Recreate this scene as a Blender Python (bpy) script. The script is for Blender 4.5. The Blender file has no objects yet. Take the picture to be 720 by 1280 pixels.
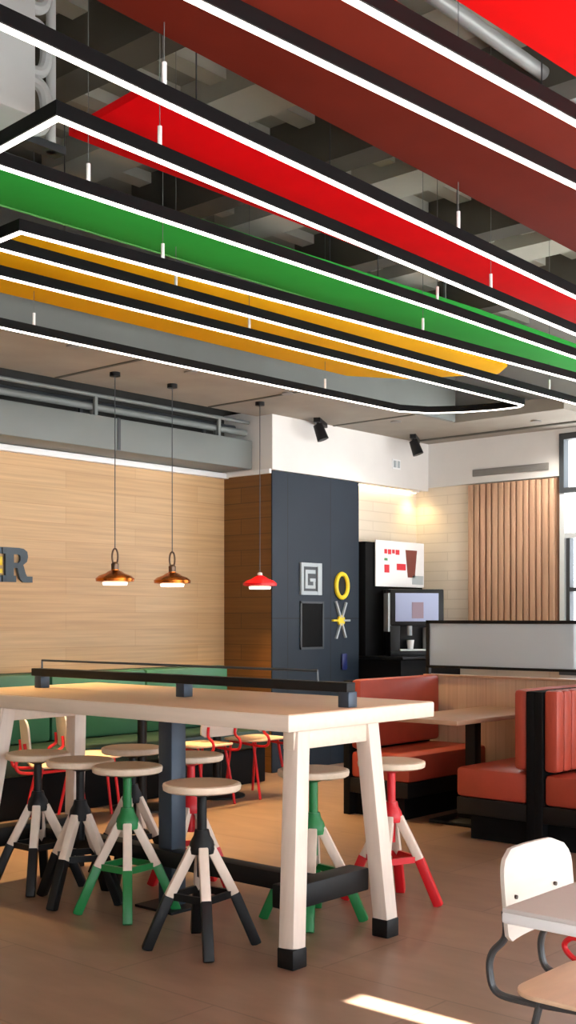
import bpy, bmesh, math, random
from mathutils import Vector, Matrix
random.seed(7)
C = bpy.context.scene.collection
PI = math.pi

# ------------------------------------------------------------------ materials
def lin(c):
    c = c / 255.0
    return c / 12.92 if c <= 0.04045 else ((c + 0.055) / 1.055) ** 2.4
def rgb(r, g, b): return (lin(r), lin(g), lin(b), 1.0)

def base_mat(name):
    m = bpy.data.materials.new(name); m.use_nodes = True
    return m, m.node_tree, m.node_tree.nodes['Principled BSDF']

def plain(name, col, rough=0.5, metal=0.0, amt=0.06, scale=6.0, bump=0.0, stretch=(1, 1, 1), spec=0.5):
    """one colour with a soft procedural mottling"""
    m, nt, p = base_mat(name)
    tc = nt.nodes.new('ShaderNodeTexCoord'); mp = nt.nodes.new('ShaderNodeMapping')
    mp.inputs['Scale'].default_value = stretch
    nz = nt.nodes.new('ShaderNodeTexNoise'); nz.inputs['Scale'].default_value = scale; nz.inputs['Detail'].default_value = 5
    rm = nt.nodes.new('ShaderNodeMix'); rm.data_type = 'RGBA'
    a = tuple(max(0, c * (1 - amt * 2)) for c in col[:3]) + (1,)
    b = tuple(min(1, c * (1 + amt * 2)) for c in col[:3]) + (1,)
    rm.inputs[6].default_value = a; rm.inputs[7].default_value = b
    nt.links.new(tc.outputs['Object'], mp.inputs['Vector']); nt.links.new(mp.outputs[0], nz.inputs['Vector'])
    nt.links.new(nz.outputs[0], rm.inputs[0]); nt.links.new(rm.outputs[2], p.inputs['Base Color'])
    p.inputs['Roughness'].default_value = rough; p.inputs['Metallic'].default_value = metal
    p.inputs['Specular IOR Level'].default_value = spec
    if bump:
        bp = nt.nodes.new('ShaderNodeBump'); bp.inputs['Strength'].default_value = bump; bp.inputs['Distance'].default_value = 0.01
        nt.links.new(nz.outputs[0], bp.inputs['Height']); nt.links.new(bp.outputs[0], p.inputs['Normal'])
    return m

def emit(name, col, strength):
    m, nt, p = base_mat(name)
    p.inputs['Base Color'].default_value = col
    p.inputs['Emission Color'].default_value = col; p.inputs['Emission Strength'].default_value = strength
    return m

def bricked(name, c1, c2, mortar, bw, rh, ms, axes, rough=0.5, grain=(1.5, 30), gamt=0.35, offset=0.5, bump=0.15, spec=0.5):
    """boards or tiles: brick pattern on two object axes plus grain along the first"""
    m, nt, p = base_mat(name)
    tc = nt.nodes.new('ShaderNodeTexCoord'); sp = nt.nodes.new('ShaderNodeSeparateXYZ'); cb = nt.nodes.new('ShaderNodeCombineXYZ')
    nt.links.new(tc.outputs['Object'], sp.inputs[0])
    nt.links.new(sp.outputs[axes[0]], cb.inputs[0]); nt.links.new(sp.outputs[axes[1]], cb.inputs[1])
    br = nt.nodes.new('ShaderNodeTexBrick')
    br.offset = offset
    br.inputs['Color1'].default_value = c1; br.inputs['Color2'].default_value = c2; br.inputs['Mortar'].default_value = mortar
    br.inputs['Scale'].default_value = 1; br.inputs['Brick Width'].default_value = bw; br.inputs['Row Height'].default_value = rh
    br.inputs['Mortar Size'].default_value = ms; br.inputs['Bias'].default_value = 0
    nt.links.new(cb.outputs[0], br.inputs['Vector'])
    mp = nt.nodes.new('ShaderNodeMapping'); mp.inputs['Scale'].default_value = (grain[0], grain[1], 1)
    nt.links.new(cb.outputs[0], mp.inputs['Vector'])
    nz = nt.nodes.new('ShaderNodeTexNoise'); nz.inputs['Scale'].default_value = 1; nz.inputs['Detail'].default_value = 6
    nt.links.new(mp.outputs[0], nz.inputs['Vector'])
    hs = nt.nodes.new('ShaderNodeMix'); hs.data_type = 'RGBA'; hs.blend_type = 'MULTIPLY'; hs.inputs[0].default_value = 1
    cr = nt.nodes.new('ShaderNodeValToRGB')
    lo = 1 - gamt
    cr.color_ramp.elements[0].position = 0.3; cr.color_ramp.elements[0].color = (lo, lo, lo, 1)
    cr.color_ramp.elements[1].position = 0.7; cr.color_ramp.elements[1].color = (1, 1, 1, 1)
    nt.links.new(nz.outputs[0], cr.inputs[0])
    nt.links.new(br.outputs[0], hs.inputs[6]); nt.links.new(cr.outputs[0], hs.inputs[7])
    nt.links.new(hs.outputs[2], p.inputs['Base Color'])
    p.inputs['Roughness'].default_value = rough; p.inputs['Specular IOR Level'].default_value = spec
    if bump:
        bp = nt.nodes.new('ShaderNodeBump'); bp.inputs['Strength'].default_value = bump; bp.inputs['Distance'].default_value = 0.004
        iv = nt.nodes.new('ShaderNodeMath'); iv.operation = 'SUBTRACT'; iv.inputs[0].default_value = 1
        nt.links.new(br.outputs[1], iv.inputs[1]); nt.links.new(iv.outputs[0], bp.inputs['Height'])
        nt.links.new(bp.outputs[0], p.inputs['Normal'])
    return m

def glass(name, tint=(1, 1, 1, 1), gl=0.08, rough=0.02):
    m = bpy.data.materials.new(name); m.use_nodes = True; nt = m.node_tree
    nt.nodes.remove(nt.nodes['Principled BSDF'])
    tr = nt.nodes.new('ShaderNodeBsdfTransparent'); tr.inputs[0].default_value = tint
    go = nt.nodes.new('ShaderNodeBsdfGlossy'); go.inputs['Roughness'].default_value = rough
    mx = nt.nodes.new('ShaderNodeMixShader'); mx.inputs[0].default_value = gl
    nt.links.new(tr.outputs[0], mx.inputs[1]); nt.links.new(go.outputs[0], mx.inputs[2])
    nt.links.new(mx.outputs[0], nt.nodes['Material Output'].inputs['Surface'])
    return m

M = {}
M['floor'] = bricked('brown_floor_tile', rgb(153, 122, 100), rgb(143, 113, 92), rgb(126, 99, 81), 1.2, 0.6, 0.005, (1, 0), rough=0.34, grain=(3, 9), gamt=0.22, bump=0.1)
M['oak_wall'] = bricked('oak_wall_boards', rgb(212, 176, 130), rgb(206, 168, 121), rgb(196, 158, 112), 1.5, 0.145, 0.003, (0, 2), rough=0.45, grain=(1.2, 40), gamt=0.22)
M['oak_return'] = bricked('dark_oak_return_boards', rgb(124, 82, 36), rgb(114, 74, 31), rgb(90, 58, 24), 1.5, 0.145, 0.004, (1, 2), rough=0.5, grain=(1.2, 40), gamt=0.25)
M['navy'] = bricked('navy_wall_panel', rgb(31, 42, 54), rgb(30, 40, 52), rgb(20, 26, 33), 0.62, 1.4, 0.006, (0, 2), rough=0.5, spec=0.3, grain=(3, 3), gamt=0.1, offset=0)
M['white_wall'] = plain('white_plaster', rgb(224, 221, 217), 0.8, amt=0.02)
M['beige_tile'] = bricked('beige_wall_tile', rgb(232, 220, 202), rgb(228, 215, 196), rgb(218, 205, 186), 0.6, 0.1, 0.006, (0, 2), rough=0.4, grain=(2, 8), gamt=0.06)
M['beige_tile_side'] = bricked('beige_side_tile', rgb(232, 220, 202), rgb(228, 215, 196), rgb(218, 205, 186), 0.6, 0.1, 0.006, (1, 2), rough=0.4, grain=(2, 8), gamt=0.06)
M['slab'] = plain('taupe_concrete', rgb(152, 146, 136), 0.85, amt=0.12, scale=2.5, bump=0.1)
M['grey_duct'] = plain('grey_duct_metal', rgb(112, 117, 115), 0.55, amt=0.08, scale=2)
M['grey_concrete'] = plain('grey_concrete', rgb(146, 149, 147), 0.8, amt=0.1, scale=3)
M['deck'] = plain('dark_ceiling_deck', rgb(150, 148, 136), 0.9, amt=0.25, scale=1.2)
M['beam_light'] = plain('grey_beam', rgb(176, 176, 164), 0.8, amt=0.12, scale=2)
M['void'] = plain('dark_void_wall', rgb(46, 46, 44), 0.8, amt=0.3, scale=3)
M['beam_dark'] = plain('dark_beam', rgb(84, 82, 74), 0.8, amt=0.2, scale=2)
M['pipe'] = plain('galvanised_pipe', rgb(170, 174, 174), 0.45, 0.4, amt=0.05)
M['pale_metal'] = plain('pale_grey_metal', rgb(205, 210, 211), 0.5, amt=0.03)
M['black'] = plain('black_metal', rgb(15, 15, 16), 0.5, amt=0.1, spec=0.3)
M['black_matte'] = plain('black_laminate', rgb(9, 9, 10), 0.7, amt=0.1, spec=0.15)
M['charcoal'] = plain('charcoal_paint', rgb(58, 62, 66), 0.45, amt=0.06)
M['steel_dark'] = plain('dark_blue_steel', rgb(58, 70, 84), 0.4, 0.3, amt=0.06)
M['led_black'] = plain('black_light_profile', rgb(7, 7, 8), 0.6, amt=0.1, spec=0.12)
M['led'] = emit('warm_white_led', (1.0, 0.93, 0.84, 1), 5.0)
M['panel_red'] = plain('red_acoustic_felt', rgb(214, 2, 12), 0.8, amt=0.06, scale=4, spec=0.08)
M['panel_bright'] = plain('bright_red_acoustic_felt', rgb(236, 5, 8), 0.8, amt=0.04, scale=4, spec=0.08)
M['panel_brown'] = plain('maroon_acoustic_felt', rgb(110, 35, 23), 0.8, amt=0.08, scale=4, spec=0.08)
M['panel_green'] = plain('green_acoustic_felt', rgb(52, 172, 68), 0.8, amt=0.06, scale=4, spec=0.08)
M['panel_green_edge'] = plain('light_green_felt_edge', rgb(96, 176, 92), 0.8, amt=0.04, scale=4)
M['panel_yellow'] = plain('yellow_acoustic_felt', rgb(254, 188, 20), 0.8, amt=0.05, scale=4, spec=0.08)
M['pale_oak'] = plain('whitewashed_oak', rgb(228, 210, 192), 0.42, amt=0.06, scale=3, stretch=(14, 1.2, 14), bump=0.03)
M['pale_oak_leg'] = plain('whitewashed_oak_leg', rgb(230, 214, 200), 0.45, amt=0.06, scale=3, stretch=(14, 14, 1.2), bump=0.03)
M['oak_top_warm'] = plain('warm_reflection_oak', rgb(208, 172, 138), 0.35, amt=0.06, scale=3, stretch=(14, 1.2, 14))  # tan tone puts the oak wall's warm reflection into the colour
M['seat_top'] = plain('tan_seat_top', rgb(196, 166, 136), 0.4, amt=0.06, scale=3, stretch=(2, 16, 16))
M['seat_oak'] = plain('pale_stool_oak', rgb(226, 204, 180), 0.45, amt=0.06, scale=3, stretch=(2, 16, 16))
M['stick_oak'] = plain('bleached_leg_oak', rgb(226, 208, 192), 0.5, amt=0.08, scale=4, stretch=(8, 8, 1))
M['st_black'] = plain('black_stool_paint', rgb(14, 15, 17), 0.5, amt=0.06, spec=0.3)
M['st_green'] = plain('green_stool_paint', rgb(24, 122, 62), 0.4, amt=0.06)
M['st_red'] = plain('red_stool_paint', rgb(206, 24, 34), 0.4, amt=0.06)
M['red_leather'] = plain('orange_red_leather', rgb(162, 62, 44), 0.45, amt=0.08, scale=9, bump=0.05)
M['green_seat_shaded'] = plain('shaded_green_leather', rgb(20, 48, 34), 0.5, amt=0.08, scale=9, bump=0.05)  # bench green darkened: shade under the high table put into the colour
M['green_leather'] = plain('green_leather', rgb(34, 88, 64), 0.45, amt=0.08, scale=9, bump=0.05)
M['screen_wood'] = bricked('pale_vertical_boards', rgb(208, 178, 154), rgb(200, 168, 144), rgb(184, 152, 128), 1.4, 0.085, 0.002, (2, 1), rough=0.5, grain=(1.5, 40), gamt=0.16)
M['slat'] = plain('oak_slat', rgb(188, 150, 122), 0.5, amt=0.16, scale=2.5, stretch=(8, 8, 0.7))
M['slat_back'] = plain('brown_slat_backing', rgb(150, 112, 86), 0.6, amt=0.1, stretch=(8, 8, 1))
M['table_wood'] = plain('brown_table_laminate', rgb(176, 138, 112), 0.4, amt=0.08, scale=3, stretch=(1, 10, 1))
M['white_lam'] = plain('white_laminate', rgb(236, 236, 238), 0.35, amt=0.02)
M['grey_lam'] = plain('grey_table_laminate', rgb(206, 201, 199), 0.45, amt=0.03)
M['ply'] = plain('pale_plywood', rgb(206, 197, 188), 0.5, amt=0.05, scale=3, stretch=(2, 12, 12))
M['ply_seat'] = plain('warm_plywood', rgb(232, 198, 164), 0.42, amt=0.06, scale=3, stretch=(2, 12, 12))
M['tube_grey'] = plain('dark_grey_tube', rgb(84, 86, 88), 0.35, 0.4, amt=0.04)
M['copper'] = plain('copper', rgb(190, 106, 40), 0.22, 1.0, amt=0.06)
M['pend_red'] = plain('red_enamel', rgb(226, 16, 26), 0.25, amt=0.03)
M['bronze'] = plain('dark_bronze', rgb(92, 72, 58), 0.3, 0.8, amt=0.05)
M['bulb'] = emit('lit_diffuser', (1.0, 0.86, 0.66, 1), 2.2)
M['white_paint'] = plain('white_paint', rgb(238, 238, 238), 0.5, amt=0.02)
M['silver'] = plain('silver_paint', rgb(172, 180, 184), 0.5, 0.0, amt=0.04)
M['yellow'] = plain('yellow_paint', rgb(238, 208, 40), 0.4, amt=0.04)
M['slate'] = plain('slate_paint', rgb(66, 80, 90), 0.5, amt=0.05)
M['screw'] = plain('dark_screw', rgb(70, 64, 60), 0.4, 0.6)
M['blue_dark'] = plain('deep_blue_paint', rgb(22, 34, 96), 0.4, amt=0.04)
M['print_red'] = plain('red_print', rgb(214, 48, 60), 0.6, amt=0.03)
M['print_brown'] = plain('brown_print', rgb(120, 60, 50), 0.6, amt=0.1)
M['print_green'] = plain('green_print', rgb(76, 140, 90), 0.6, amt=0.05)
M['screen_lit'] = emit('lit_menu_screen', rgb(140, 148, 176), 0.35)
M['screen_pic'] = emit('lit_menu_picture', rgb(124, 104, 116), 0.35)
M['tv_lit'] = emit('lit_tv_screen', rgb(214, 214, 236), 0.95)
M['glass'] = glass('window_glass')
M['smoked'] = glass('frosted_screen_glass', (0.86, 0.87, 0.87, 1), 0.12, 0.3)
def frost(m):
    nt = m.node_tree; out = nt.nodes['Material Output']; prev = out.inputs['Surface'].links[0].from_socket
    df = nt.nodes.new('ShaderNodeBsdfDiffuse'); df.inputs[0].default_value = rgb(176, 174, 171)
    tl = nt.nodes.new('ShaderNodeBsdfTranslucent'); tl.inputs[0].default_value = rgb(190, 192, 192)
    a = nt.nodes.new('ShaderNodeMixShader'); a.inputs[0].default_value = .5
    b = nt.nodes.new('ShaderNodeMixShader'); b.inputs[0].default_value = .62
    nt.links.new(df.outputs[0], a.inputs[1]); nt.links.new(tl.outputs[0], a.inputs[2])
    nt.links.new(prev, b.inputs[1]); nt.links.new(a.outputs[0], b.inputs[2]); nt.links.new(b.outputs[0], out.inputs['Surface'])
frost(M['smoked'])
M['grille'] = plain('grey_grille', rgb(128, 124, 120), 0.5)
M['yard'] = plain('pale_paving', rgb(200, 200, 200), 0.8, amt=0.1)
M['facade'] = plain('pale_facade', rgb(206, 208, 212), 0.8, amt=0.06)
M['skirt'] = plain('dark_skirting', rgb(56, 46, 40), 0.6)

# ------------------------------------------------------------------ mesh tools
class MB:
    def __init__(s): s.bm = bmesh.new()
    def _merge(s, o, mtx=None):
        me = bpy.data.meshes.new('tmp'); o.to_mesh(me); o.free()
        if mtx is not None: me.transform(mtx)
        s.bm.from_mesh(me); bpy.data.meshes.remove(me); return s
    def box(s, c, d, bev=0.0, rot=None, seg=2):
        o = bmesh.new(); bmesh.ops.create_cube(o, size=1)
        bmesh.ops.scale(o, vec=d, verts=o.verts)
        if bev: bmesh.ops.bevel(o, geom=o.edges[:], offset=bev, segments=seg, affect='EDGES', profile=0.5)
        mt = Matrix.Translation(c)
        if rot is not None: mt = mt @ (rot.to_4x4() if isinstance(rot, Matrix) else Matrix.Rotation(rot, 4, 'Z'))
        return s._merge(o, mt)
    def span(s, a, b, bev=0.0):
        return s.box([(a[i] + b[i]) / 2 for i in range(3)], [abs(b[i] - a[i]) for i in range(3)], bev)
    def bar(s, p, q, w, h, bev=0.0, up=(0, 0, 1)):
        p, q = Vector(p), Vector(q); z = (q - p); L = z.length; z.normalize()
        u = Vector(up)
        if abs(z.dot(u)) > 0.98: u = Vector((1, 0, 0))
        x = u.cross(z).normalized(); y = z.cross(x)
        r = Matrix((x, y, z)).transposed()
        return s.box((p + q) / 2, (w, h, L), bev, r)
    def prism(s, pts, z0, z1, bev=0.0, mtx=None):
        o = bmesh.new()
        vs = [o.verts.new((x, y, z0)) for x, y in pts]
        f = o.faces.new(vs)
        r = bmesh.ops.extrude_face_region(o, geom=[f])
        bmesh.ops.translate(o, vec=(0, 0, z1 - z0), verts=[g for g in r['geom'] if isinstance(g, bmesh.types.BMVert)])
        bmesh.ops.recalc_face_normals(o, faces=o.faces)
        if bev: bmesh.ops.bevel(o, geom=o.edges[:], offset=bev, segments=2, affect='EDGES', profile=0.5)
        return s._merge(o, mtx)
    def lathe(s, prof, c=(0, 0, 0), n=32, mtx=None):
        o = bmesh.new(); rings = []
        for r, z in prof:
            if r < 1e-6: rings.append([o.verts.new((0, 0, z))])
            else: rings.append([o.verts.new((r * math.cos(2 * PI * k / n), r * math.sin(2 * PI * k / n), z)) for k in range(n)])
        for a, b in zip(rings, rings[1:]):
            for k in range(n):
                j = (k + 1) % n
                if len(a) == 1 and len(b) == 1: continue
                if len(a) == 1: o.faces.new((a[0], b[j], b[k]))
                elif len(b) == 1: o.faces.new((a[k], a[j], b[0]))
                else: o.faces.new((a[k], a[j], b[j], b[k]))
        if len(rings[0]) > 1: o.faces.new(rings[0][::-1])
        if len(rings[-1]) > 1: o.faces.new(rings[-1])
        bmesh.ops.recalc_face_normals(o, faces=o.faces)
        return s._merge(o, Matrix.Translation(c) @ (mtx if mtx is not None else Matrix()))
    def cyl(s, p, q, r, r2=None, n=20):
        p, q = Vector(p), Vector(q); d = q - p
        m = Matrix.Translation(p) @ d.to_track_quat('Z', 'Y').to_matrix().to_4x4()
        L = d.length; r2 = r if r2 is None else r2
        return s.lathe([(0, 0), (r, 0), (r2, L), (0, L)], (0, 0, 0), n, m)
    def tube(s, pts, r, n=10, closed=False):
        pts = [Vector(p) for p in pts]; N = len(pts); o = bmesh.new(); rings = []; up = None
        for i in range(N):
            a = pts[(i - 1) % N] if (closed or i > 0) else pts[i]
            b = pts[(i + 1) % N] if (closed or i < N - 1) else pts[i]
            t = (b - a).normalized()
            if up is None:
                up = Vector((0, 0, 1)) if abs(t.z) < 0.9 else Vector((1, 0, 0))
            x = up.cross(t).normalized(); y = t.cross(x); up = y
            rings.append([o.verts.new(pts[i] + (x * math.cos(2 * PI * k / n) + y * math.sin(2 * PI * k / n)) * r) for k in range(n)])
        for i in range(N if closed else N - 1):
            a, b = rings[i], rings[(i + 1) % N]
            for k in range(n):
                j = (k + 1) % n; o.faces.new((a[k], a[j], b[j], b[k]))
        if not closed: o.faces.new(rings[0][::-1]); o.faces.new(rings[-1])
        bmesh.ops.recalc_face_normals(o, faces=o.faces)
        return s._merge(o)
    def mesh(s, name):
        me = bpy.data.meshes.new(name); s.bm.to_mesh(me); s.bm.free()
        me.polygons.foreach_set('use_smooth', [True] * len(me.polygons))
        me.set_sharp_from_angle(angle=math.radians(32))
        return me

def spline(pts, n=6):
    P = [Vector(p) for p in pts]; out = []
    for i in range(len(P) - 1):
        p0 = P[max(i - 1, 0)]; p1 = P[i]; p2 = P[i + 1]; p3 = P[min(i + 2, len(P) - 1)]
        for k in range(n):
            t = k / n
            out.append(0.5 * ((2 * p1) + (p2 - p0) * t + (2 * p0 - 5 * p1 + 4 * p2 - p3) * t * t + (-p0 + 3 * p1 - 3 * p2 + p3) * t ** 3))
    out.append(P[-1]); return out

def obj(name, mb, mat, parent=None, label=None):
    me = mb if isinstance(mb, bpy.types.Mesh) else mb.mesh(name)
    o = bpy.data.objects.new(name, me); C.objects.link(o)
    if len(me.materials) == 0: me.materials.append(M[mat] if isinstance(mat, str) else mat)
    if parent is not None: o.parent = parent
    if label: o['label'] = label
    return o
def thing(name, label, cat, loc=(0, 0, 0), rz=0.0, group=None):
    o = bpy.data.objects.new(name, None); C.objects.link(o); o.empty_display_size = 0.1
    o.location = loc; o.rotation_euler = (0, 0, rz); o['label'] = label; o['category'] = cat
    if group: o['group'] = group
    return o
def tag(o, label, cat, group=None):
    o['label'] = label; o['category'] = cat
    if group: o['group'] = group
    return o
def struct(name, mb, mat, parent=None):
    o = obj(name, mb, mat, parent)
    if parent is None: o['kind'] = 'structure'
    return o
def dup(root, loc=None, rz=None, label=None, group=None):
    r = root.copy(); C.objects.link(r)
    if loc is not None: r.location = loc
    if rz is not None: r.rotation_euler = (0, 0, rz)
    if label: r['label'] = label
    if group: r['group'] = group
    for ch in list(root.children):
        c = ch.copy(); C.objects.link(c); c.parent = r
        for g in list(ch.children):
            d = g.copy(); C.objects.link(d); d.parent = c
    return r
def text_mesh(body, size, depth, bold=0.0):
    cu = bpy.data.curves.new('txt', 'FONT'); cu.body = body; cu.size = size; cu.extrude = depth; cu.offset = bold
    cu.align_x = 'LEFT'
    o = bpy.data.objects.new('txt', cu); C.objects.link(o)
    dg = bpy.context.evaluated_depsgraph_get(); dg.update()
    me = bpy.data.meshes.new_from_object(o.evaluated_get(dg))
    bpy.data.objects.remove(o); me.materials.clear(); return me
def face_text(body, size, depth, bold, x, y, z, sx=1.0, facing='-y'):
    """text standing upright, read from -y, placed with its lower left at x, z"""
    me = text_mesh(body, size, depth, bold)
    me.transform(Matrix.Translation((x, y, z)) @ Matrix.Rotation(PI / 2, 4, 'X') @ Matrix.Diagonal((sx, 1, 1, 1)))
    return me

# ------------------------------------------------------------------ room shell
X0, X1, Y0, Y1, ZC = -2.6, 10.32, -1.6, 7.72, 4.4
struct('floor', MB().span((X0 - .2, Y0 - .2, -.1), (X1 + .3, Y1 + .2, 0)), 'floor')
struct('ceiling', MB().span((X0 - .2, Y0 - .2, ZC), (X1 + .3, Y1 + .2, ZC + .15)), 'deck')
struct('wall_left', MB().span((X0 - .2, Y1, 0), (7.85, Y1 + .2, 2.78)), 'oak_wall')
struct('wall_left_upper', MB().span((X0 - .2, Y1, 2.78), (X1 + .3, Y1 + .2, ZC)), 'void')
struct('wall_return', MB().span((7.85, 7.125, 0), (7.91, 7.72, 2.75)), 'oak_return')
struct('wall_column', MB().span((7.85, 7.11, 0), (9.12, 7.125, 2.74)).span((7.915, 7.125, 0), (9.12, 7.72, 2.74)), 'navy')
struct('wall_bulkhead', MB().span((7.85, 7.11, 2.75), (X1, 7.72, 3.3)), 'white_wall')
struct('wall_back', MB().span((9.12, 7.3, 0), (X1 + .1, 7.72, 2.75)), 'beige_tile')
# right wall with the slatted panel and the window
WY1, WY0, WZ0, WZ1 = 5.56, 1.2, 0.85, 3.2
w = MB()
w.span((X1, 5.56, 2.79), (X1 + .25, Y1, ZC)); w.span((X1, Y0 - .2, WZ1), (X1 + .25, WY1, ZC))
w.span((X1, Y0 - .2, 0), (X1 + .25, WY0, WZ1)); w.span((X1, WY0, 0), (X1 + .25, WY1, WZ0))
struct('wall_right', w, 'white_wall')
struct('wall_right_tile', MB().span((X1 + .05, 5.56, 0), (X1 + .25, 7.3, 2.79)), 'beige_tile_side')
win = struct('window_1', MB().span((X1 - .02, WY1 - .05, 2.62), (X1 + .08, WY1, WZ1)).span((X1 - .02, WY0, WZ0), (X1 + .08, WY0 + .06, WZ1))
   .span((X1 - .02, WY0 + .06, WZ1 - .06), (X1 + .08, WY1 - .05, WZ1)).span((X1 - .02, WY0 + .06, WZ0), (X1 + .08, WY1, WZ0 + .06))
   .span((X1 - .02, WY0 + .06, 2.62), (X1 + .08, WY1 - .05, 2.67))
   .span((X1 - .01, 5.45, WZ0 + .06), (X1 + .07, 5.49, 2.18)).span((X1 - .01, 4.26, 1.66), (X1 + .07, 5.45, 1.70))
   .span((X1 - .015, 4.2, WZ0 + .06), (X1 + .07, 4.26, 2.62)).span((X1 - .015, 2.7, WZ0 + .06), (X1 + .07, 2.76, 2.62)), 'charcoal')
struct('window_jamb', MB().span((X1 - .01, 5.51, WZ0 + .06), (X1 + .07, WY1, 2.62)).span((X1 - .005, 4.26, 2.18), (X1 + .07, 5.51, 2.23)), 'pale_metal', win)
struct('window_pane', MB().span((X1 + .03, WY0 + .02, WZ0 + .02), (X1 + .036, WY1 - .02, WZ1 - .02)), 'glass', win)
# slatted panel
pan = thing('slatted_wall_panel', 'tall oak panel of vertical slats on the white wall beside the window', 'wall panel', (X1, 6.09, 0))
obj('backing', MB().span((-.02, -.5, .9), (.045, .5, 2.775)), 'slat_back', pan)
ns = 14
for k in range(ns):
    y = -.5 + (k + .5) * 1.0 / ns
    obj('slat', MB().box((-.035, y, 1.835), (.024, (.05, .056, .044, .06)[k * 7 % 4], 1.87), .003), 'slat', pan)
# window side (behind the camera): solid head, sill and posts, open bays and one tall slit added to shape the sun patch
g = MB()
xs = [X0, -1.0, 0.8, 2.6, 4.6, 6.4, 8.2, X1]
s0, s1 = 3.345, 3.45
g.span((X0 - .2, Y0 - .2, 2.6), (s0, Y0, ZC)); g.span((s1, Y0 - .2, 2.6), (X1 + .3, Y0, ZC)); g.span((s0, Y0 - .2, 4.27), (s1, Y0, ZC))
for x in xs: g.span((x - .06, Y0 - .2, 0), (x + .06, Y0, 2.6))
g.span((X0, Y0 - .2, 0), (X1, Y0, .08))
struct('wall_front', g, 'white_wall')
struct('wall_rear', MB().span((X0 - .2, Y0, 0), (X0, Y1, ZC)), 'white_wall')
struct('added_sun_canopy', MB().span((X0 - .2, Y0 - 2.2, 2.62), (X1 + .3, Y0 - .2, 2.7)), 'white_wall')  # unseen overhang, added to keep direct sun out of the open bays
# perimeter slab, ducts, beams
struct('ceiling_slab', MB().span((X0, 6.15, 3.25), (X1, 7.3, 3.37)).span((9.35, 5.0, 3.25), (X1, 6.15, 3.37)), 'slab')
struct('ceiling_fascia', MB().span((X0, 6.10, 3.25), (9.3, 6.15, 4.05)), 'grey_duct')
for i, (x, y0, y1) in enumerate([(4.35, 6.16, 7.28), (5.55, 6.16, 7.28), (7.2, 6.16, 7.28), (8.7, 6.16, 7.1)]):
    struct('ceiling_joint', MB().span((x, y0, 3.243), (x + .03, y1, 3.25)), 'beam_dark')
struct('ceiling_joint_long', MB().span((10.0, 5.02, 3.238), (10.05, 7.1, 3.25)), 'beam_dark')
# deck ribs (along x) and cross beams (along y)
rb = MB()
for k in range(22):
    y = -1.3 + k * 0.36
    if y < 6.0: rb.span((X0, y, ZC - .07), (X1, y + .12, ZC))
struct('ceiling_ribs', rb, 'beam_light')
bm_ = MB()
for x in (0.2, 1.9, 3.6, 5.3, 7.0, 8.7): bm_.span((x, Y0, ZC - .32), (x + .2, 6.1, ZC - .001))
struct('ceiling_beams', bm_, 'beam_dark')
bl = MB()
for x in (1.1, 2.9, 4.55, 6.1, 7.9): bl.span((x, Y0, ZC - .16), (x + .34, 6.1, ZC - .002))
struct('ceiling_channels', bl, 'beam_light')
struct('baseboard_left', MB().span((X0, Y1 - .015, 0), (7.85, Y1, .1)), 'skirt')
struct('baseboard_right', MB().span((X1 + .03, 5.56, 0), (X1 + .05, 7.3, .1)), 'skirt')
# grey duct along the top of the oak wall
du = thing('air_duct', 'long grey rectangular air duct running above the oak board wall', 'air duct', (0, 7.5, 2.76))
obj('duct_body', MB().span((X0, -.19, 0.0), (7.8, .22, .262), .01), 'grey_duct', du)
for x in (4.05, 4.75, 6.2): obj('seam', MB().span((x, -.197, .006), (x + .03, -.188, .268)), 'charcoal', du)
struct('trim_1', MB().span((X0, 7.66, 2.705), (7.85, 7.72, 2.755), .004).span((7.82, 7.12, 2.715), (7.85, 7.7, 2.755)), 'white_paint')
for i, (y, z, r) in enumerate([(7.40, 3.10, .028), (7.55, 3.15, .035), (7.36, 3.19, .016)]):
    p_ = MB().cyl((X0, y, z), (7.8, y, z), r)
    for x in (3.2, 4.6, 6.0, 7.4): p_.span((x, y - .012, 3.022), (x + .03, y + .012, z))
    tag(obj('service_pipe', p_, ['grey_duct', 'charcoal', 'grey_duct'][i]),
        ['grey pipe standing just above the front edge of the grey duct', 'thick dark pipe behind the grey pipes over the duct', 'thin grey conduit highest over the grey duct under the slab'][i], 'pipe', 'pipes over the grey duct')
# metal duct and pipes in the high ceiling
tag(obj('ceiling_pipe', MB().cyl((X0, 3.92, 4.12), (10.2, 3.92, 4.12), .05), 'pipe'), 'long galvanised pipe under the dark ceiling above the green panel', 'pipe')
tag(obj('ceiling_pipe', MB().cyl((X0, 2.95, 4.16), (10.2, 2.95, 4.16), .035), 'pipe'), 'thin galvanised pipe under the dark ceiling above the red panel', 'pipe')
tag(obj('cable_tray', MB().span((X0, 5.66, 4.0), (9.3, 5.7, 4.08)).span((X0, 5.9, 4.0), (9.3, 5.94, 4.08)).span((X0, 5.66, 4.0), (9.3, 5.94, 4.01)).span((2.5, 5.68, 4.0), (2.52, 5.7, ZC)).span((5.5, 5.68, 4.0), (5.52, 5.7, ZC)).span((8.5, 5.68, 4.0), (8.52, 5.7, ZC)), 'grey_duct'), 'grey cable tray under the ceiling beside the dropped slab', 'cable tray')
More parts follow.
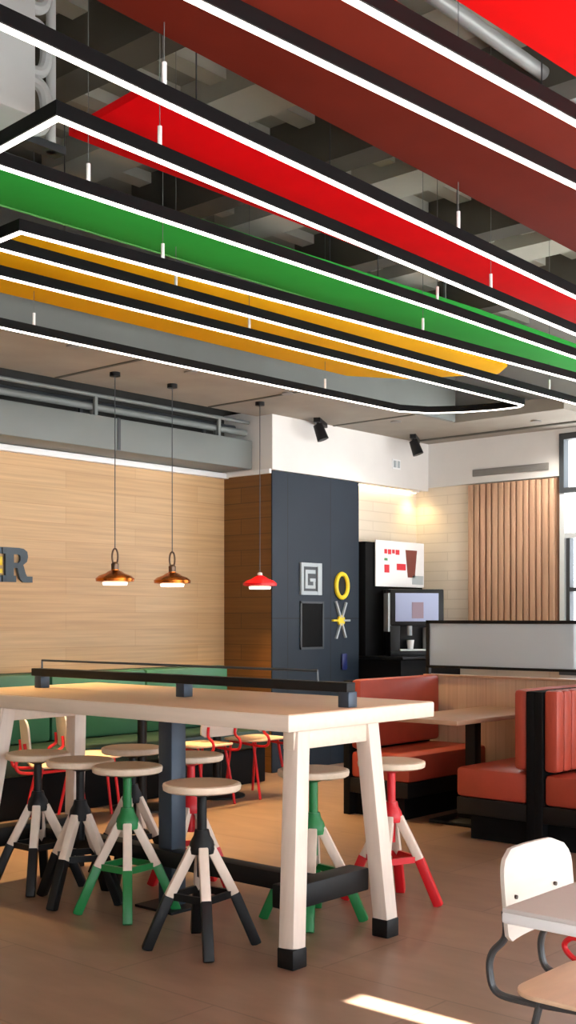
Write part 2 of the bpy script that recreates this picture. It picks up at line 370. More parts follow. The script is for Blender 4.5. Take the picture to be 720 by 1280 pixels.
# pale unit with pipes, upper left
au = thing('air_unit', 'pale grey hanging air unit with pipe loops in the upper left corner', 'air conditioner', (2.62, 4.3, 3.48))
obj('casing', MB().span((-.75, -.3, 0), (.34, .35, .92), .02), 'pale_metal', au)
for z in (.05, .3, .58):
    obj('pipe_loop', MB().tube(spline([(.33, -.1, z), (.48, -.1, z), (.53, -.1, z + .05), (.53, -.1, z + .16), (.48, -.1, z + .21), (.33, -.1, z + .21)], 5), .028), 'pale_metal', au)
obj('riser', MB().cyl((.60, -.05, .0), (.60, -.05, .92), .022), 'pale_metal', au)
for z in (0, .88): obj('bracket', MB().span((.34, -.08, z), (.66, 0, z + .035)), 'charcoal', au)

# ------------------------------------------------------------------ hanging colour panels
ZP = 3.25
def panel(pts, mat, label, hooks, edge=None):
    cx = sum(p[0] for p in pts) / len(pts); cy = sum(p[1] for p in pts) / len(pts)
    t = thing('acoustic_panel', label, 'ceiling panel', (cx, cy, ZP), 0, 'coloured panels hung under the ceiling')
    obj('board', MB().prism([(x - cx, y - cy) for x, y in pts], 0, .035, .004), mat, t)
    if edge: obj('edge_strip', MB().bar((edge[0][0] - cx, edge[0][1] - cy, .012), (edge[1][0] - cx, edge[1][1] - cy, .012), .012, .03), 'panel_green_edge', t, 'light green edge')
    for x, y in hooks:
        obj('hanger', MB().cyl((x - cx, y - cy, .03), (x - cx, y - cy, ZC - ZP), .003, n=8), 'charcoal', t)
panel([(2.76, 3.13), (6.9, 3.2), (9.2, 3.24), (9.2, 3.58), (2.81, 3.60)], 'panel_red', 'scarlet panel hanging above the corner of a lit rectangular frame', [(3.2, 3.3), (5.2, 3.4), (7.6, 3.4)])
panel([(1.6, 4.04), (4.5, 3.93), (6.1, 3.84), (9.6, 3.80), (9.6, 4.27), (1.6, 4.46)], 'panel_green', 'long green panel hanging between the red and yellow panels', [(2.6, 4.1), (5, 4.1), (8, 4.1)], ((1.6, 4.465), (9.6, 4.275)))
panel([(3.39, 4.67), (4.7, 4.55), (5.7, 4.50), (7.52, 4.48), (7.70, 4.66), (7.40, 5.3), (7.0, 5.57), (3.385, 5.63)], 'panel_yellow', 'yellow panel with a rounded end hanging over the lit strips', [(3.8, 4.9), (6.5, 4.9)])
panel([(.2, 2.20), (6.9, 1.98), (6.9, 2.86), (.2, 2.70)], 'panel_brown', 'wide maroon panel hanging behind two bright light strips', [(2.3, 2.4), (4.3, 2.4), (6, 2.4)])
panel([(.8, 1.2), (5.6, 1.2), (5.6, 1.82), (.8, 2.04)], 'panel_bright', 'bright red panel in the top right corner of the ceiling', [(2.2, 1.6), (4.2, 1.5)])

# ------------------------------------------------------------------ LED profiles
ZL = 3.0
def offset_path(P, d, closed):
    n = len(P); out = []
    for i in range(n):
        p = Vector(P[i]).to_2d()
        a = Vector(P[(i - 1) % n]).to_2d() if (closed or i > 0) else None
        b = Vector(P[(i + 1) % n]).to_2d() if (closed or i < n - 1) else None
        n1 = n2 = None
        if a is not None: t = (p - a).normalized(); n1 = Vector((-t.y, t.x))
        if b is not None: t = (b - p).normalized(); n2 = Vector((-t.y, t.x))
        if n1 is None: m = n2; k = 1
        elif n2 is None: m = n1; k = 1
        else: m = (n1 + n2).normalized(); k = 1 / max(.3, m.dot(n1))
        out.append(p + m * d * k)
    return out
def strip(P, w, z0, z1, closed):
    L = offset_path(P, w / 2, closed); R_ = offset_path(P, -w / 2, closed); n = len(P); s = MB(); o = s.bm
    V = [[o.verts.new((q.x, q.y, z)) for q, z in ((L[i], z0), (R_[i], z0), (R_[i], z1), (L[i], z1))] for i in range(n)]
    for i in range(n if closed else n - 1):
        a, b = V[i], V[(i + 1) % n]
        for k in range(4): o.faces.new((a[k], a[(k + 1) % 4], b[(k + 1) % 4], b[k]))
    if not closed: o.faces.new(V[0]); o.faces.new(V[-1][::-1])
    bmesh.ops.recalc_face_normals(o, faces=o.faces)
    return s
def led(P, closed, label, cables, name='linear_light', cat='ceiling light'):
    cx = sum(p[0] for p in P) / len(P); cy = sum(p[1] for p in P) / len(P)
    Q = [(x - cx, y - cy, 0) for x, y in P]
    t = thing(name, label, cat, (cx, cy, ZL), 0, 'linear lights under the ceiling panels')
    obj('housing', strip(Q, .036, .004, .052, closed), 'led_black', t)
    obj('light_strip', strip(Q, .023, -.001, .0045, closed), 'led', t)
    for x, y in cables:
        c = obj('suspension_cable', MB().cyl((x - cx, y - cy, .1), (x - cx, y - cy, ZC - ZL), .0016, n=6), 'grey_duct', t)
        obj('cable_grip', MB().cyl((x - cx, y - cy, .045), (x - cx, y - cy, .125), .008, n=10), 'white_paint', c)
led([(.9, 1.99), (7.2, 1.54), (7.2, 1.86), (.9, 2.27)], True, 'narrow lit frame of two bright strips below the maroon panel', [(1.5, 2.23), (5.2, 1.98)])
led([(-.6, 2.65), (2.0, 2.68), (5.4, 2.787), (9.6, 2.91)], False, 'single long light strip between the maroon and scarlet panels', [(2.47, 2.69), (4.2, 2.74), (7.2, 2.84)], 'linear_light')
led([(2.325, 3.035), (6.04, 3.15), (9.6, 3.26), (9.6, 3.40), (5.0, 3.445), (2.36, 3.515)], True, 'lit frame with a corner at left between scarlet and green panels', [(2.78, 3.05), (5.07, 3.115), (2.83, 3.505), (5.08, 3.443)])
led([(2.91, 4.045), (7.19, 3.76), (9.8, 3.6), (9.8, 4.13), (6.2, 4.215), (2.92, 4.30)], True, 'narrow lit frame over the upper part of the yellow panel', [(3.66, 3.995), (5.56, 3.868), (4.0, 4.27), (7.6, 4.18)])
led([(2.55, 4.665), (6.62, 4.53), (7.76, 4.495), (7.815, 4.56), (7.80, 4.76), (7.72, 5.0), (7.58, 5.22), (7.36, 5.345), (5.0, 5.43), (2.55, 5.47)], True, 'lit frame with a curved right end nearest the oak wall', [(4.01, 5.448), (6.5, 5.375), (4.87, 4.588), (3.2, 4.643)])

# ------------------------------------------------------------------ pendants
def pendant(x, y, mat, label, grp=None, loop=True):
    t = thing('pendant_lamp', label, 'pendant lamp', (x, y, 1.65), 0, 'pendant lamps before the oak wall')
    obj('shade', MB().lathe([(.075, .012), (.085, .02), (.143, .028), (.146, .05), (.12, .072), (.075, .088), (.05, .105), (.03, .112), (.03, .118), (0, .118)], n=40), mat, t)
    obj('diffuser', MB().lathe([(0, 0), (.09, 0), (.096, .022), (.08, .03), (0, .03)], n=32), 'bulb', t)
    if loop:
        obj('neck', MB().lathe([(0, .112), (.028, .115), (.03, .16), (.016, .175), (0, .175)], n=20), 'bronze', t)
        obj('loop', MB().tube([(.028 * math.cos(a), 0, .215 + .06 * math.sin(a)) for a in [2 * PI * k / 24 for k in range(24)]], .007, 8, True), 'bronze', t)
    else:
        obj('neck', MB().lathe([(0, .11), (.022, .113), (.02, .14), (0, .145)], n=20), 'pale_metal', t)
    obj('cord', MB().cyl((0, 0, .275 if loop else .14), (0, 0, 1.6), .0035, n=8), 'charcoal', t)
    obj('ceiling_cup', MB().cyl((0, 0, 1.57), (0, 0, 1.6), .04), 'black', t)
    l = bpy.data.lights.new('pendant_light', 'SPOT'); l.energy = 55; l.color = (1, .66, .32); l.spot_size = 2.3; l.spot_blend = .6; l.shadow_soft_size = .06
    lo = bpy.data.objects.new('pendant_light', l); C.objects.link(lo); lo.location = (x, y, 1.63)
pendant(5.745, 6.8, 'copper', 'copper dome pendant with loop, left one of the copper pair')
pendant(6.33, 6.8, 'copper', 'copper dome pendant with loop, right one of the copper pair, beside the dark return panel')
pendant(7.35, 6.8, 'pend_red', 'small red dome pendant lamp hanging before the dark oak panel', None, False)

# ------------------------------------------------------------------ letters on the oak wall
def slab_R(): # a heavy slab-serif R drawn as an outline with a cut counter
    w, h = .36, .40
    s = MB()
    s.span((0, .0012, 0), (.165, .028, .075)).span((0, .0012, h - .075), (.2, .028, h)).span((.035, 0, .001), (.135, .028, h - .001))
    s.span((.12, .0024, .165), (.24, .028, .225))
    pts = [(.20, .40), (.26, .392), (.305, .36), (.315, .30), (.30, .24), (.25, .20), (.2, .165), (.2, .225), (.22, .25), (.225, .285), (.215, .315), (.2, .325)]
    s.prism(pts, 0, .0244, mtx=Matrix.Translation((0, .028, 0)) @ Matrix.Rotation(PI / 2, 4, 'X'))
    s.prism([(.17, .2), (.255, .2), (.285, .10), (.30, .07), (.37, .07), (.37, 0), (.255, 0), (.215, .04)], 0, .026, mtx=Matrix.Translation((0, .028, 0)) @ Matrix.Rotation(PI / 2, 4, 'X'))
    return s
# R spans 0..0.37; E to its left
r_ = tag(obj('wall_letter', slab_R(), 'slate'), 'slate grey slab letter R on the oak board wall', 'sign letter'); r_.location = (5.36, 7.68, 1.685); r_.scale = (.76, 1, .675)
e_ = thing('wall_letter', 'slate and yellow letter E at the left edge beside the slate R', 'sign letter', (5.09, 7.68, 1.685)); e_.scale = (.76, 1, .675)
obj('letter_body', MB().span((0, 0, .001), (.12, .028, .399)).span((.001, .001, 0), (.34, .028, .075)).span((.001, .001, .325), (.34, .028, .4)).span((.001, .001, .16), (.3, .028, .24)), 'slate', e_)
obj('yellow_inlay', MB().span((.1, -.004, .10), (.345, .0, .15)).span((.1, -.004, .19), (.345, 0, .29)), 'yellow', e_, 'yellow inlay')

# ------------------------------------------------------------------ marks on the navy column
YN = 7.11
q = thing('square_sign', 'silver square framed sign on the navy column', 'sign', (8.38, YN, 1.62))
obj('frame', MB().span((-.15, -.02, 0), (.15, 0, .035)).span((-.15, -.02, .265), (.15, 0, .3)).span((-.149, -.021, .001), (-.115, 0, .299)).span((.09, -.021, .001), (.149, 0, .299)), 'silver', q)
obj('plate', MB().span((-.12, -.008, .03), (.1, 0, .27)), 'charcoal', q)
obj('emblem', MB().span((-.085, -.014, .07), (-.05, -.006, .23)).span((-.086, -.0152, .2), (.06, -.006, .235)).span((-.086, -.0152, .06), (.06, -.006, .09)).span((.03, -.0145, .061), (.059, -.006, .15)).span((-.02, -.016, .125), (.061, -.006, .155)), 'silver', q)
q = thing('ring_sign', 'yellow oval ring on the navy column beside the square sign', 'sign', (8.84, YN, 1.715))
obj('ring', MB().tube([(.088 * math.cos(a), -.012, .115 * math.sin(a)) for a in [2 * PI * k / 32 for k in range(32)]], .022, 8, True), 'yellow', q)
obj('disc', MB().lathe([(0, 0), (.075, 0), (.075, .006), (0, .006)], mtx=Matrix.Rotation(PI / 2, 4, 'X') @ Matrix.Diagonal((1, 1.3, 1, 1))), 'black', q)
q = thing('star_sign', 'thin yellow and silver star on the navy column below the yellow ring', 'sign', (8.83, YN, 1.38))
for k, (a, L) in enumerate([(0, .13), (PI, .13), (1.15, .19), (1.99, .2), (4.3, .19), (5.1, .18)]):
    obj('ray', MB().bar((.03 * math.cos(a), -.01, .03 * math.sin(a)), (L * math.cos(a), -.01, L * math.sin(a)), .024, .018), 'silver' if k != 1 else 'yellow', q)
obj('star_centre', MB().lathe([(0, 0), (.05, 0), (.05, .02), (0, .02)], mtx=Matrix.Rotation(PI / 2, 4, 'X')), 'yellow', q)
q = thing('tray_hatch', 'black square hatch in the navy column below the square sign', 'hatch', (8.40, YN, 1.11))
obj('frame', MB().span((-.17, -.012, 0), (.17, 0, .02)).span((-.17, -.012, .43), (.17, 0, .45)).span((-.17, -.012, 0), (-.15, 0, .45)).span((.15, -.012, 0), (.17, 0, .45)), 'charcoal', q)
obj('flap', MB().span((-.15, -.006, .02), (.15, 0, .43)), 'black_matte', q)
tag(obj('round_lock', MB().span((8.84, YN - .02, .9), (8.92, YN, 1.06), .01), 'blue_dark'), 'small deep blue plate low on the navy column', 'plate')

# ------------------------------------------------------------------ drinks station
ds = thing('drinks_cabinet', 'tall black drinks cabinet standing beside the navy column', 'cabinet', (9.63, 6.95, 0))
obj('body', MB().span((-.48, -.33, 0), (.56, .3, 1.0), .01), 'black_matte', ds)
obj('back_panel', MB().span((-.48, .1, 1.0), (.50, .3, 2.16), .008), 'black_matte', ds)
obj('counter', MB().span((-.49, -.36, 1.0), (.57, .3, 1.03), .005), 'black', ds)
ps = thing('drinks_poster', 'white poster with red print and a drink picture on the black cabinet', 'poster', (9.68, 7.03, 1.72))
obj('sheet', MB().span((-.40, -.01, 0), (.43, 0, .46)), 'white_paint', ps)
for i, (x, z, wd, h) in enumerate([(-.26, .33, .05, .045), (-.2, .325, .06, .05), (-.13, .335, .05, .04), (-.07, .325, .07, .05)]):
    obj('red_lettering', MB().span((x, -.014, z), (x + wd - .008, -.009, z + h)), 'print_red', ps)
obj('red_block', MB().span((-.26, -.014, .14), (-.18, -.009, .22)), 'print_red', ps)
obj('green_mark', MB().span((-.26, -.014, .26), (-.21, -.009, .285)), 'print_green', ps)
obj('red_banner', MB().span((-.05, -.014, .17), (.1, -.009, .235)), 'print_red', ps)
obj('cup_picture', MB().prism([(.14, .1), (.26, .1), (.30, .38), (.10, .38)], 0, .005, mtx=Matrix.Translation((0, -.009, 0)) @ Matrix.Rotation(PI / 2, 4, 'X')), 'print_brown', ps)
obj('grey_tag', MB().span((.22, -.014, .03), (.41, -.009, .12)), 'silver', ps)
cm = thing('coffee_machine', 'black coffee machine with a lit screen on the drinks cabinet', 'coffee machine', (9.60, 6.86, 1.03), -.62)
obj('casing', MB().span((-.24, -.02, .0), (.32, .1, .66), .01).span((-.24, -.17, .30), (.32, .0, .66), .012).span((-.24, -.17, 0), (-.14, 0, .3), .005).span((-.24, -.18, 0), (.32, 0, .05), .005), 'black', cm)
obj('screen', MB().span((-.19, -.178, .34), (.26, -.169, .62), .003), 'screen_lit', cm)
obj('screen_picture', MB().span((-.02, -.182, .37), (.1, -.177, .53)), 'screen_pic', cm)
obj('side_panel', MB().span((.15, -.17, .0), (.32, 0, .28), .01), 'pale_metal', cm)
obj('spout', MB().cyl((-.02, -.11, .2), (-.02, -.11, .3), .025), 'silver', cm)
obj('drip_tray', MB().span((-.14, -.19, .05), (.14, -.01, .065)), 'pale_metal', cm)
obj('control_rail', MB().span((-.26, -.16, .24), (-.235, -.02, .62)), 'silver', cm)
cup = tag(obj('paper_cup', MB().lathe([(0, 0), (.028, 0), (.038, .09), (.03, .09), (.024, .01), (0, .01)], n=24), 'white_lam'), 'small white cup under the coffee machine spout', 'cup'); cup.location = (9.53, 6.78, 1.096)

# ------------------------------------------------------------------ bulkhead details
tag(obj('wall_vent', MB().span((X1 - .02, 5.68, 2.86), (X1, 6.55, 2.93), .004).span((X1 - .024, 5.7, 2.875), (X1 - .018, 6.53, 2.882)).span((X1 - .024, 5.7, 2.905), (X1 - .018, 6.53, 2.912)), 'grille'), 'long grey slot vent above the slatted panel', 'vent')
sw = thing('switch_plate', 'small white switch plate with two keys on the white bulkhead', 'switch', (9.74, 7.11, 2.93))
obj('plate', MB().span((-.07, -.008, 0), (.07, 0, .1)), 'white_paint', sw)
for x in (-.05, .012): obj('key', MB().span((x, -.014, .015), (x + .04, -.006, .085)), 'silver', sw)
def spotlamp(x, y, lab, rz):
    t = thing('spotlight', lab, 'spotlight', (x, y, 3.25), rz, 'black spotlights under the slab')
    obj('track', MB().span((-.05, -.03, -.04), (.32, .03, 0)), 'black', t)
    obj('head', MB().cyl((0, 0, -.06), (0, -.05, -.2), .045, .055), 'black', t)
    obj('stem', MB().cyl((0, 0, 0), (0, 0, -.1), .012), 'black', t)
spotlamp(8.30, 6.95, 'black spotlight at the left end above the navy column', .5)
spotlamp(9.68, 6.85, 'black spotlight above the switch plate on the bulkhead', .5)
dl = thing('downlight', 'small warm downlight glowing in the corner over the beige tiles', 'downlight', (10.2, 7.2, 2.735))
obj('ring', MB().lathe([(.03, 0), (.05, 0), (.05, .014), (.03, .014)], n=24), 'white_paint', dl)
obj('lens', MB().lathe([(0, .004), (.032, .004), (.032, .012), (0, .012)], n=24), 'bulb', dl)
l = bpy.data.lights.new('downlight_glow', 'SPOT'); l.energy = 9; l.color = (1, .72, .36); l.spot_size = 2.4; l.spot_blend = .9; l.shadow_soft_size = .03
lo = bpy.data.objects.new('downlight_glow', l); C.objects.link(lo); lo.location = (10.2, 7.19, 2.72)

tag(obj('cove_light', MB().span((9.16, 7.24, 2.735), (10.28, 7.27, 2.748)), emit('warm_cove_led', (1, .80, .52, 1), 9.0)), 'thin warm light strip under the white bulkhead over the beige tiles', 'strip light')
# ------------------------------------------------------------------ green wall bench, small tables
gb = thing('wall_bench', 'long green upholstered bench against the oak board wall', 'bench', (0, 7.3, 0))
obj('base', MB().span((2.6, -.5, 0), (7.42, .35, .30), .01), 'black_matte', gb)
obj('seat', MB().span((2.6, -.56, .30), (7.42, .0, .46), .03), 'green_seat_shaded', gb)
for i in range(5):
    a = 2.6 + i * .964; obj('backrest', MB().span((a + .004, -.06, .46), (a + .96, .08, .985), .03), 'green_leather', gb)
obj('back_shelf', MB().span((2.6, .08, 0.3), (7.42, .40, .97)), 'black_matte', gb)
def small_table(x, y, lab):
    t = thing('pedestal_table', lab, 'table', (x, y, 0), 0, 'tables before the green bench')
    obj('tabletop', MB().box((0, 0, .725), (.62, .62, .03), .008), 'table_wood', t)
    obj('column', MB().cyl((0, 0, .02), (0, 0, .71), .035), 'black', t)
    obj('base_plate', MB().lathe([(0, 0), (.22, 0), (.22, .012), (.05, .03), (0, .03)]), 'black', t)
small_table(5.75, 6.5, 'square brown table before the green bench at left'); small_table(6.55, 6.52, 'square brown table before the green bench at right')

# ------------------------------------------------------------------ plywood chairs
def make_chair(fmat, label, loc, rz, loopz=(.53, .41), loopr=.055, group=None, zs=.45):
    """faces -y locally; back plane at y=+.2"""
    t = thing('plywood_chair', label, 'chair', loc, rz, group or 'white plywood chairs')
    # backrest: curved board with big upper corners
    o = MB(); b = o.bm; nx, nz = 20, 12; W, z0, z1 = .19, .525, .765
    def yb(x, z): return .2 - .028 * (1 - (x / W) ** 2) * -1 + .09 * (z - z0) - .03
    grid = []
    for side in (0, 1):
        G = []
        for j in range(nz + 1):
            row = []
            for i in range(nx + 1):
                s = -1 + 2 * i / nx; v = j / nz
                z = z0 + (z1 - z0) * v
                r = .078; top = z1 - r; hw = W
                if z > top: hw = W - r + math.sqrt(max(0, r * r - (z - top) ** 2))
                lowr = .035
                if z < z0 + lowr: hw = min(hw, W - lowr + math.sqrt(max(0, lowr ** 2 - (z0 + lowr - z) ** 2)))
                x = s * hw
                row.append(b.verts.new((x, yb(x, z) + (.012 if side else 0), z)))
            G.append(row)
        grid.append(G)
    for j in range(nz):
        for i in range(nx):
            f, k = grid
            b.faces.new((f[j][i], f[j][i + 1], f[j + 1][i + 1], f[j + 1][i])); b.faces.new((k[j][i], k[j + 1][i], k[j + 1][i + 1], k[j][i + 1]))
    f, k = grid
    for j in range(nz):
        b.faces.new((f[j][0], f[j + 1][0], k[j + 1][0], k[j][0])); b.faces.new((f[j][nx], k[j][nx], k[j + 1][nx], f[j + 1][nx]))
    for i in range(nx):
        b.faces.new((f[0][i], k[0][i], k[0][i + 1], f[0][i + 1])); b.faces.new((f[nz][i], f[nz][i + 1], k[nz][i + 1], k[nz][i]))
    bmesh.ops.recalc_face_normals(b, faces=b.faces)
    br = obj('backrest', o, 'ply', t)
    for x in (-.11, .11): obj('screw', MB().cyl((x, .192, .635), (x, .206, .635), .006, n=12), 'screw', br)
    # seat
    pts = []
    hw, r = .21, .085
    for cx, cy, a0 in ((hw - r, .17 - r, 0), (-hw + r, .17 - r, 90), (-hw + r, -.2 + r, 180), (hw - r, -.2 + r, 270)):
        for q in range(7):
            a = math.radians(a0 + q * 15); pts.append((cx + r * math.cos(a), cy + r * math.sin(a)))
    obj('seat', MB().prism(pts, zs - .007, zs + .007, .004), 'ply_seat', t)
    for s in (-1, 1):
        zt, zb = loopz; zm = (zt + zb) / 2
        x = s * .142
        obj('side_tube', MB().tube(spline([(x, .212, .60), (x, .21, zt), (x, .21 + loopr * .8, zm + (zt - zb) * .2), (x, .21 + loopr, zm - (zt - zb) * .1), (x, .21 + loopr * .6, zb + .01), (x, .16, zb), (x, 0, zb + (zs - .02 - zb) * .5), (x, -.15, zs - .02)], 6), .0105), fmat, t)
        obj('leg', MB().tube([(x, -.14, zs - .014), (x * 1.12, -.19, .0)], .0105), fmat, t)
        obj('leg', MB().tube([(x, .10, zs - .014), (x * 1.12, .19, .0)], .0105), fmat, t)
    obj('cross_tube', MB().tube([(-.142, -.12, zs - .021), (.142, -.12, zs - .021)], .0105), fmat, t)
    return t
make_chair('tube_grey', 'white plywood chair on grey tube legs tucked behind the grey table corner', (2.935, 1.46, 0), 0, (.53, .365), .05, zs=.402)
make_chair('st_red', 'red tube framed chair at the right edge behind the white plywood chair', (4.0, 1.72, 0), 0, (.28, .155), .13)
rc = make_chair('st_red', 'red framed chair with white back at far left before the green bench', (4.74, 6.21, 0), math.radians(60))
for (x, lab) in ((5.21, 'red framed chair with white back, seen between the left table legs'), (6.2, 'red framed chair before the green bench behind the dark centre post'), (6.8, 'red framed chair before the green bench nearest the navy column')):
    dup(rc, (x, 6.44 if x < 6 else 6.33, 0), math.radians(62) if x < 6 else PI, lab)

# ------------------------------------------------------------------ foreground grey table
ft = thing('cafe_table', 'grey topped table with white edge in the bottom right corner', 'table', (2.3 + .4, 1.385 - .4, 0))
obj('tabletop', MB().box((0, 0, .742), (.8, .8, .012), .004), 'grey_lam', ft)
obj('edge_band', MB().box((0, 0, .725), (.802, .802, .026), .006), 'white_lam', ft, 'white edge band')
obj('column', MB().cyl((0.05, -.05, .02), (0.05, -.05, .712), .035), 'black', ft)
obj('base_plate', MB().lathe([(0, 0), (.26, 0), (.26, .012), (.05, .03), (0, .03)], (.05, -.05, 0)), 'black', ft)

# ------------------------------------------------------------------ high table
HT = 1.013
ht = thing('high_table', 'long pale oak communal high table with splayed legs and black rail', 'high table', (4.035, 4.3, 0))
yb_, yf_ = -1.2, 1.25         # near end / far end (local y)
obj('tabletop', MB().span((-.515, yb_, HT - .072), (.515, yf_, HT - .003), .006), 'pale_oak', ht)
obj('top_tint_layer', MB().span((-.509, yb_ + .006, HT - .006), (.509, yf_ - .006, HT), .002), 'oak_top_warm', ht, 'oak top face tinted with a painted warm reflection')  # thin layer carrying the painted warm reflection
for (yy) in (yb_ + .085, .93):
    sgn = 1
    for (xt, xb) in ((-.365, -.50), (.105, .125)):
        lg = obj('leg', MB().bar((xb, yy - .09 if yy < 0 else yy + .05, .075), (xt, yy, HT - .072), .078, .078, .004, (0, 1, 0)), 'pale_oak_leg', ht)
        k = (0.075 / (HT - .072)); xs_ = xb + (xb - xt) * .0
        obj('boot', MB().box((xb, yy - .09 if yy < 0 else yy + .05, .04), (.086, .086, .08), .005), 'black', lg, 'black foot boot')
    obj('apron', MB().span((-.42, yy - .03, HT - .155), (.105, yy + .03, HT - .072), .004), 'pale_oak', ht)
    obj('crossbar', MB().span((-.44, yy - .055 + .02, .20), (.08, yy + .055 + .02, .30), .008), 'black', ht)
obj('stretcher', MB().span((-.21, yb_ + .16, .205), (-.12, .9, .285), .006), 'black', ht)
cp = obj('centre_post', MB().span((-.18, -.155, 0), (-.085, -.06, HT - .072), .005), 'steel_dark', ht)
obj('foot_plate', MB().span((-.26, -.24, 0), (0, .02, .012)), 'black', cp)
ra = obj('power_rail', MB().span((-.065, -1.14, HT + .065), (-.005, 1.12, HT + .108), .004), 'black', ht)
for y in (-1.12, -.09, 1.06): obj('rail_post', MB().span((-.065, y - .03, HT), (-.005, y + .03, HT + .068), .003), 'steel_dark', ra)
obj('rail_bar', MB().tube([(-.035, 1.06, HT + .1), (-.035, 1.06, HT + .153), (-.035, -.95, HT + .153), (-.035, -.95, HT + .1)], .006), 'charcoal', ra)

# ------------------------------------------------------------------ stools
SC = {}
def stool(x, y, col, ang, label, zs=.70):
    if 'seat' not in SC:
        SC['seat'] = MB().lathe([(0, -.034), (.155, -.034), (.165, -.028), (.168, -.012), (.166, -.003), (.158, 0), (0, 0)], n=48).mesh('seat')
        SC['seat'].materials.append(M['seat_oak'])
    t = thing('bar_stool', label, 'stool', (x, y, 0), ang, 'bar stools around the high table')
    s = obj('seat', SC['seat'], None, t); s.location.z = zs
    if 'face' not in SC:
        SC['face'] = MB().lathe([(0, -.002), (.156, -.002), (.154, .0015), (0, .0015)], n=48).mesh('seat_face'); SC['face'].materials.append(M['seat_top'])
    obj('seat_face', SC['face'], None, s, 'tan top face')
    key = (col, zs)
    if key not in SC:
        d = {}
        d['post'] = MB().lathe([(0, .30), (.021, .30), (.021, zs - .06), (.06, zs - .045), (.07, zs - .034), (0, zs - .034)], n=24).mesh('screw_post')
        d['hub'] = MB().lathe([(0, .40), (.052, .40), (.056, .42), (.05, .45), (.036, .475), (.03, .50), (0, .50)], n=28).mesh('hub')
        u, lw = [], []
        for k in range(4):
            a = PI / 2 * k + PI / 4; c, s_ = math.cos(a), math.sin(a)
            P = lambda r, z: (r * c, r * s_, z)
            u.append(MB().bar(P(.036, .425), P(.143, .215), .042, .042, .006, (-s_, c, 0)).mesh('upper_leg'))
            lw.append(MB().bar(P(.139, .225), P(.236, .0), .045, .045, .006, (-s_, c, 0)).mesh('lower_leg'))
        d['u'] = u; d['l'] = lw
        rg = MB()
        for k in range(4):
            a = PI / 2 * k + PI / 4; b = a + PI / 2
            rg.bar((.132 * math.cos(a), .132 * math.sin(a), .222), (.132 * math.cos(b), .132 * math.sin(b), .222), .016, .03)
        d['ring'] = rg.mesh('ring_brace')
        for kk in ('post', 'hub', 'ring'): d[kk].materials.append(M[col])
        for me in lw: me.materials.append(M[col])
        for me in u: me.materials.append(M['stick_oak'])
        SC[key] = d
    d = SC[key]
    obj('screw_post', d['post'], None, t); obj('hub', d['hub'], None, t); obj('ring_brace', d['ring'], None, t)
    for k in range(4):
        lg = obj('leg', d['u'][k], None, t); obj('leg_tip', d['l'][k], None, lg)
    return t
A0 = math.radians(41.4)     # the way the camera faces
stool(3.50, 3.575, 'st_black', A0 + math.radians(45 + 11), 'black and oak bar stool nearest the camera, in front of the dark centre post')
stool(3.675, 4.26, 'st_green', A0 + math.radians(45 + 8), 'green and oak bar stool on the near side of the high table')
stool(3.68, 4.62, 'st_black', A0 + math.radians(20), 'black bar stool between the green stool and the white table leg at left')
stool(3.72, 5.02, 'st_black', A0 + math.radians(48), 'leftmost black bar stool on the near side of the high table')
stool(4.22, 4.85, 'st_black', A0 + math.radians(30), 'black bar stool on the far side behind the green stool')
stool(4.20, 4.37, 'st_red', A0 + math.radians(20), 'red bar stool on the far side behind the dark centre post')
stool(4.16, 3.51, 'st_green', A0 + math.radians(45 - 6), 'green bar stool on the far side behind the near white leg')
stool(4.66, 3.43, 'st_red', A0 + math.radians(28), 'red bar stool on the far side, rightmost and nearest the booths')

# ------------------------------------------------------------------ booths
def booth(name, y, s, label, ribs=0, xa=6.31, xb=7.56):
    """bench whose back panel stands at y; s=+1 the seat reaches towards +y"""
    t = thing('booth_bench', label, 'bench', ((xa + xb) / 2, y, 0), 0, 'red booth benches')
    hw = (xb - xa) / 2
    obj('plinth', MB().span((-hw + .06, s * .03, 0), (hw, s * .46, .16)), 'black_matte', t)
    obj('seat_frame', MB().span((-hw, 0, .16), (hw, s * .53, .265), .005), 'black', t)
    obj('seat', MB().span((-hw + .004, s * .03, .265), (hw, s * .54, .455), .028), 'red_leather', t)
    bk = MB()
    if ribs:
        w_ = (2 * hw - .004) / ribs
        for k in range(ribs): bk.span((-hw + .004 + k * w_, s * .028, .47), (-hw + .004 + (k + 1) * w_, s * .12, .965), .022)
    else: bk.span((-hw + .004, s * .028, .47), (hw, s * .12, .965), .028)
    obj('backrest', bk, 'red_leather', t)
    obj('back_panel', MB().span((-hw - .005, -.03 if s > 0 else -.026, 0), (hw, .03 if s < 0 else .026, .955), .005), 'black_matte', t)
    return t
booth('a', 5.22, -1, 'orange red booth bench facing right at the far end of the booth', xa=6.56)
booth('b', 3.60, 1, 'orange red booth bench facing the booth table with its back to another')
booth('c', 3.54, -1, 'orange red booth bench at the right edge with ribbed tall back', ribs=13)
bt = thing('booth_table', 'brown booth table on a black post between the red benches', 'table', (6.93, 4.4, 0))
obj('tabletop', MB().span((-.63, -.28, .715), (.62, .28, .745), .006), 'table_wood', bt)
obj('column', MB().span((-.04, -.04, .02), (.04, .04, .715), .004), 'black', bt)
obj('foot', MB().span((-.26, -.19, 0), (.26, .19, .025), .004).span((-.08, -.08, .02), (.08, .08, .12), .006), 'black', bt)
pt_ = thing('booth_partition', 'pale boarded low partition behind the red booths with a glass screen', 'partition', (7.62, 3.6, 0))
obj('board_panel', MB().span((-.03, -2.6, 0), (.05, 1.66, .95), .004), 'screen_wood', pt_)
obj('cap', MB().span((-.04, -2.6, .95), (.06, 1.67, .965)), 'table_wood', pt_)
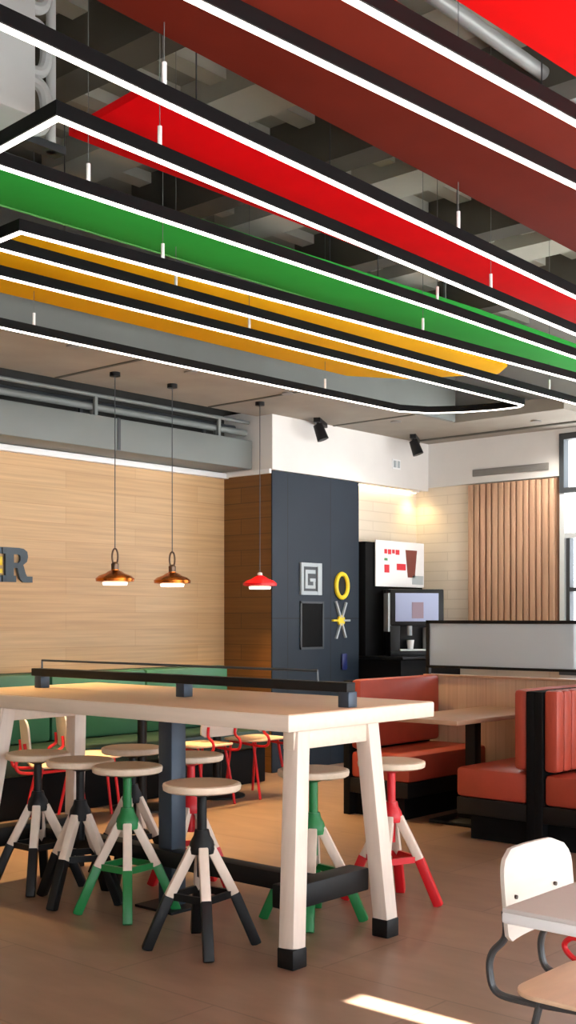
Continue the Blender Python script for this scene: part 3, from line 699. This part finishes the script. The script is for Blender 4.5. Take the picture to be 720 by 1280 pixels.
fr = obj('screen_frame', MB().span((-.012, -2.6, 1.36), (.018, 1.66, 1.385)).span((-.012, -2.6, 1.015), (.018, 1.66, 1.035)).span((-.012, 1.635, .965), (.018, 1.665, 1.385)).span((-.012, -.8, .965), (.018, -.77, 1.385)), 'black', pt_)
obj('screen_glass', MB().span((0, -2.58, 1.035), (.006, 1.635, 1.36)), 'smoked', fr)

# ------------------------------------------------------------------ outside the window
struct('ground_outside', MB().span((X1 + .3, -12, -.15), (40, 24, -.05)).span((X0 - 6, -14, -.15), (X1 + .3, Y0 - .2, -.05)), 'yard')
ob = thing('facade_outside', 'pale building seen through the window at the right edge', 'building', (17, 4, 0))
obj('wall', MB().span((0, -6, -.06), (3, 9, 2.0)), 'facade', ob)
for y in (-1, 2.5, 5.5): obj('window', MB().span((-.03, y, .5), (.02, y + 1.4, 1.6)), 'grey_duct', ob)

# ------------------------------------------------------------------ lights
wd = bpy.data.worlds.new('World'); bpy.context.scene.world = wd; wd.use_nodes = True
bg = wd.node_tree.nodes['Background']; bg.inputs[0].default_value = (.82, .91, 1.0, 1); bg.inputs[1].default_value = 5.8
sl = bpy.data.lights.new('sun', 'SUN'); sl.energy = 62.0; sl.angle = .006; sl.color = (1, .97, .92)
so = bpy.data.objects.new('sun', sl); C.objects.link(so); so.rotation_euler = (math.radians(46.3), 0, 0)   # shines towards +y and down
def soffit(x, y, e, col, size, tilt, label):
    t = thing('slab_downlight', label, 'downlight', (x, y, 3.24), 0, 'downlights in the dropped slab')
    obj('ring', MB().lathe([(.036, -.002), (.05, -.002), (.05, .01), (.036, .01)], n=24), 'grille', t)
    obj('lens', MB().lathe([(0, .001), (.038, .001), (.038, .008), (0, .008)], n=24), 'bulb', t)
    l = bpy.data.lights.new('soffit_spot', 'SPOT'); l.energy = e; l.color = col; l.spot_size = size; l.spot_blend = .8; l.shadow_soft_size = .05
    o = bpy.data.objects.new('soffit_spot', l); C.objects.link(o); o.location = (x, y, 3.225); o.rotation_euler = (tilt, 0, 0)
for k, x in enumerate((3.9, 5.0, 6.1, 7.2)):
    soffit(x, 6.35, (420, 470, 470, 300)[k], (1, .70, .31), 1.15, math.radians(-9), ['small round slab downlight, leftmost of the row before the oak wall', 'small round slab downlight, second from left in the row before the oak wall', 'small round slab downlight, third from left in the row before the oak wall', 'small round slab downlight before the dark oak return, right end of the row'][k])
soffit(9.75, 5.5, 90, (1, .93, .84), 2.6, 0, 'added round fill lamp in the slab near the slatted panel')  # added lamp, brightens the back right of the room
soffit(8.9, 6.5, 40, (1, .93, .84), 2.4, 0, 'added round fill lamp in the slab before the navy column')  # second added lamp, lifts the column and drinks corner
cam = bpy.data.cameras.new('camera'); co = bpy.data.objects.new('camera', cam); C.objects.link(co)
co.location = (0, 0, 1.4); co.rotation_euler = (PI / 2, 0, -math.atan2(.7501, .6613))
cam.sensor_width = 36; cam.lens = 36 * 1463 / 1280; cam.shift_y = 133 / 1280; cam.clip_end = 200
sc = bpy.context.scene; sc.camera = co
sc.view_settings.view_transform = 'Standard'; sc.view_settings.look = 'None'; sc.view_settings.gamma = 1
sc.view_settings.use_curve_mapping = False; sc.view_settings.exposure = 0.0
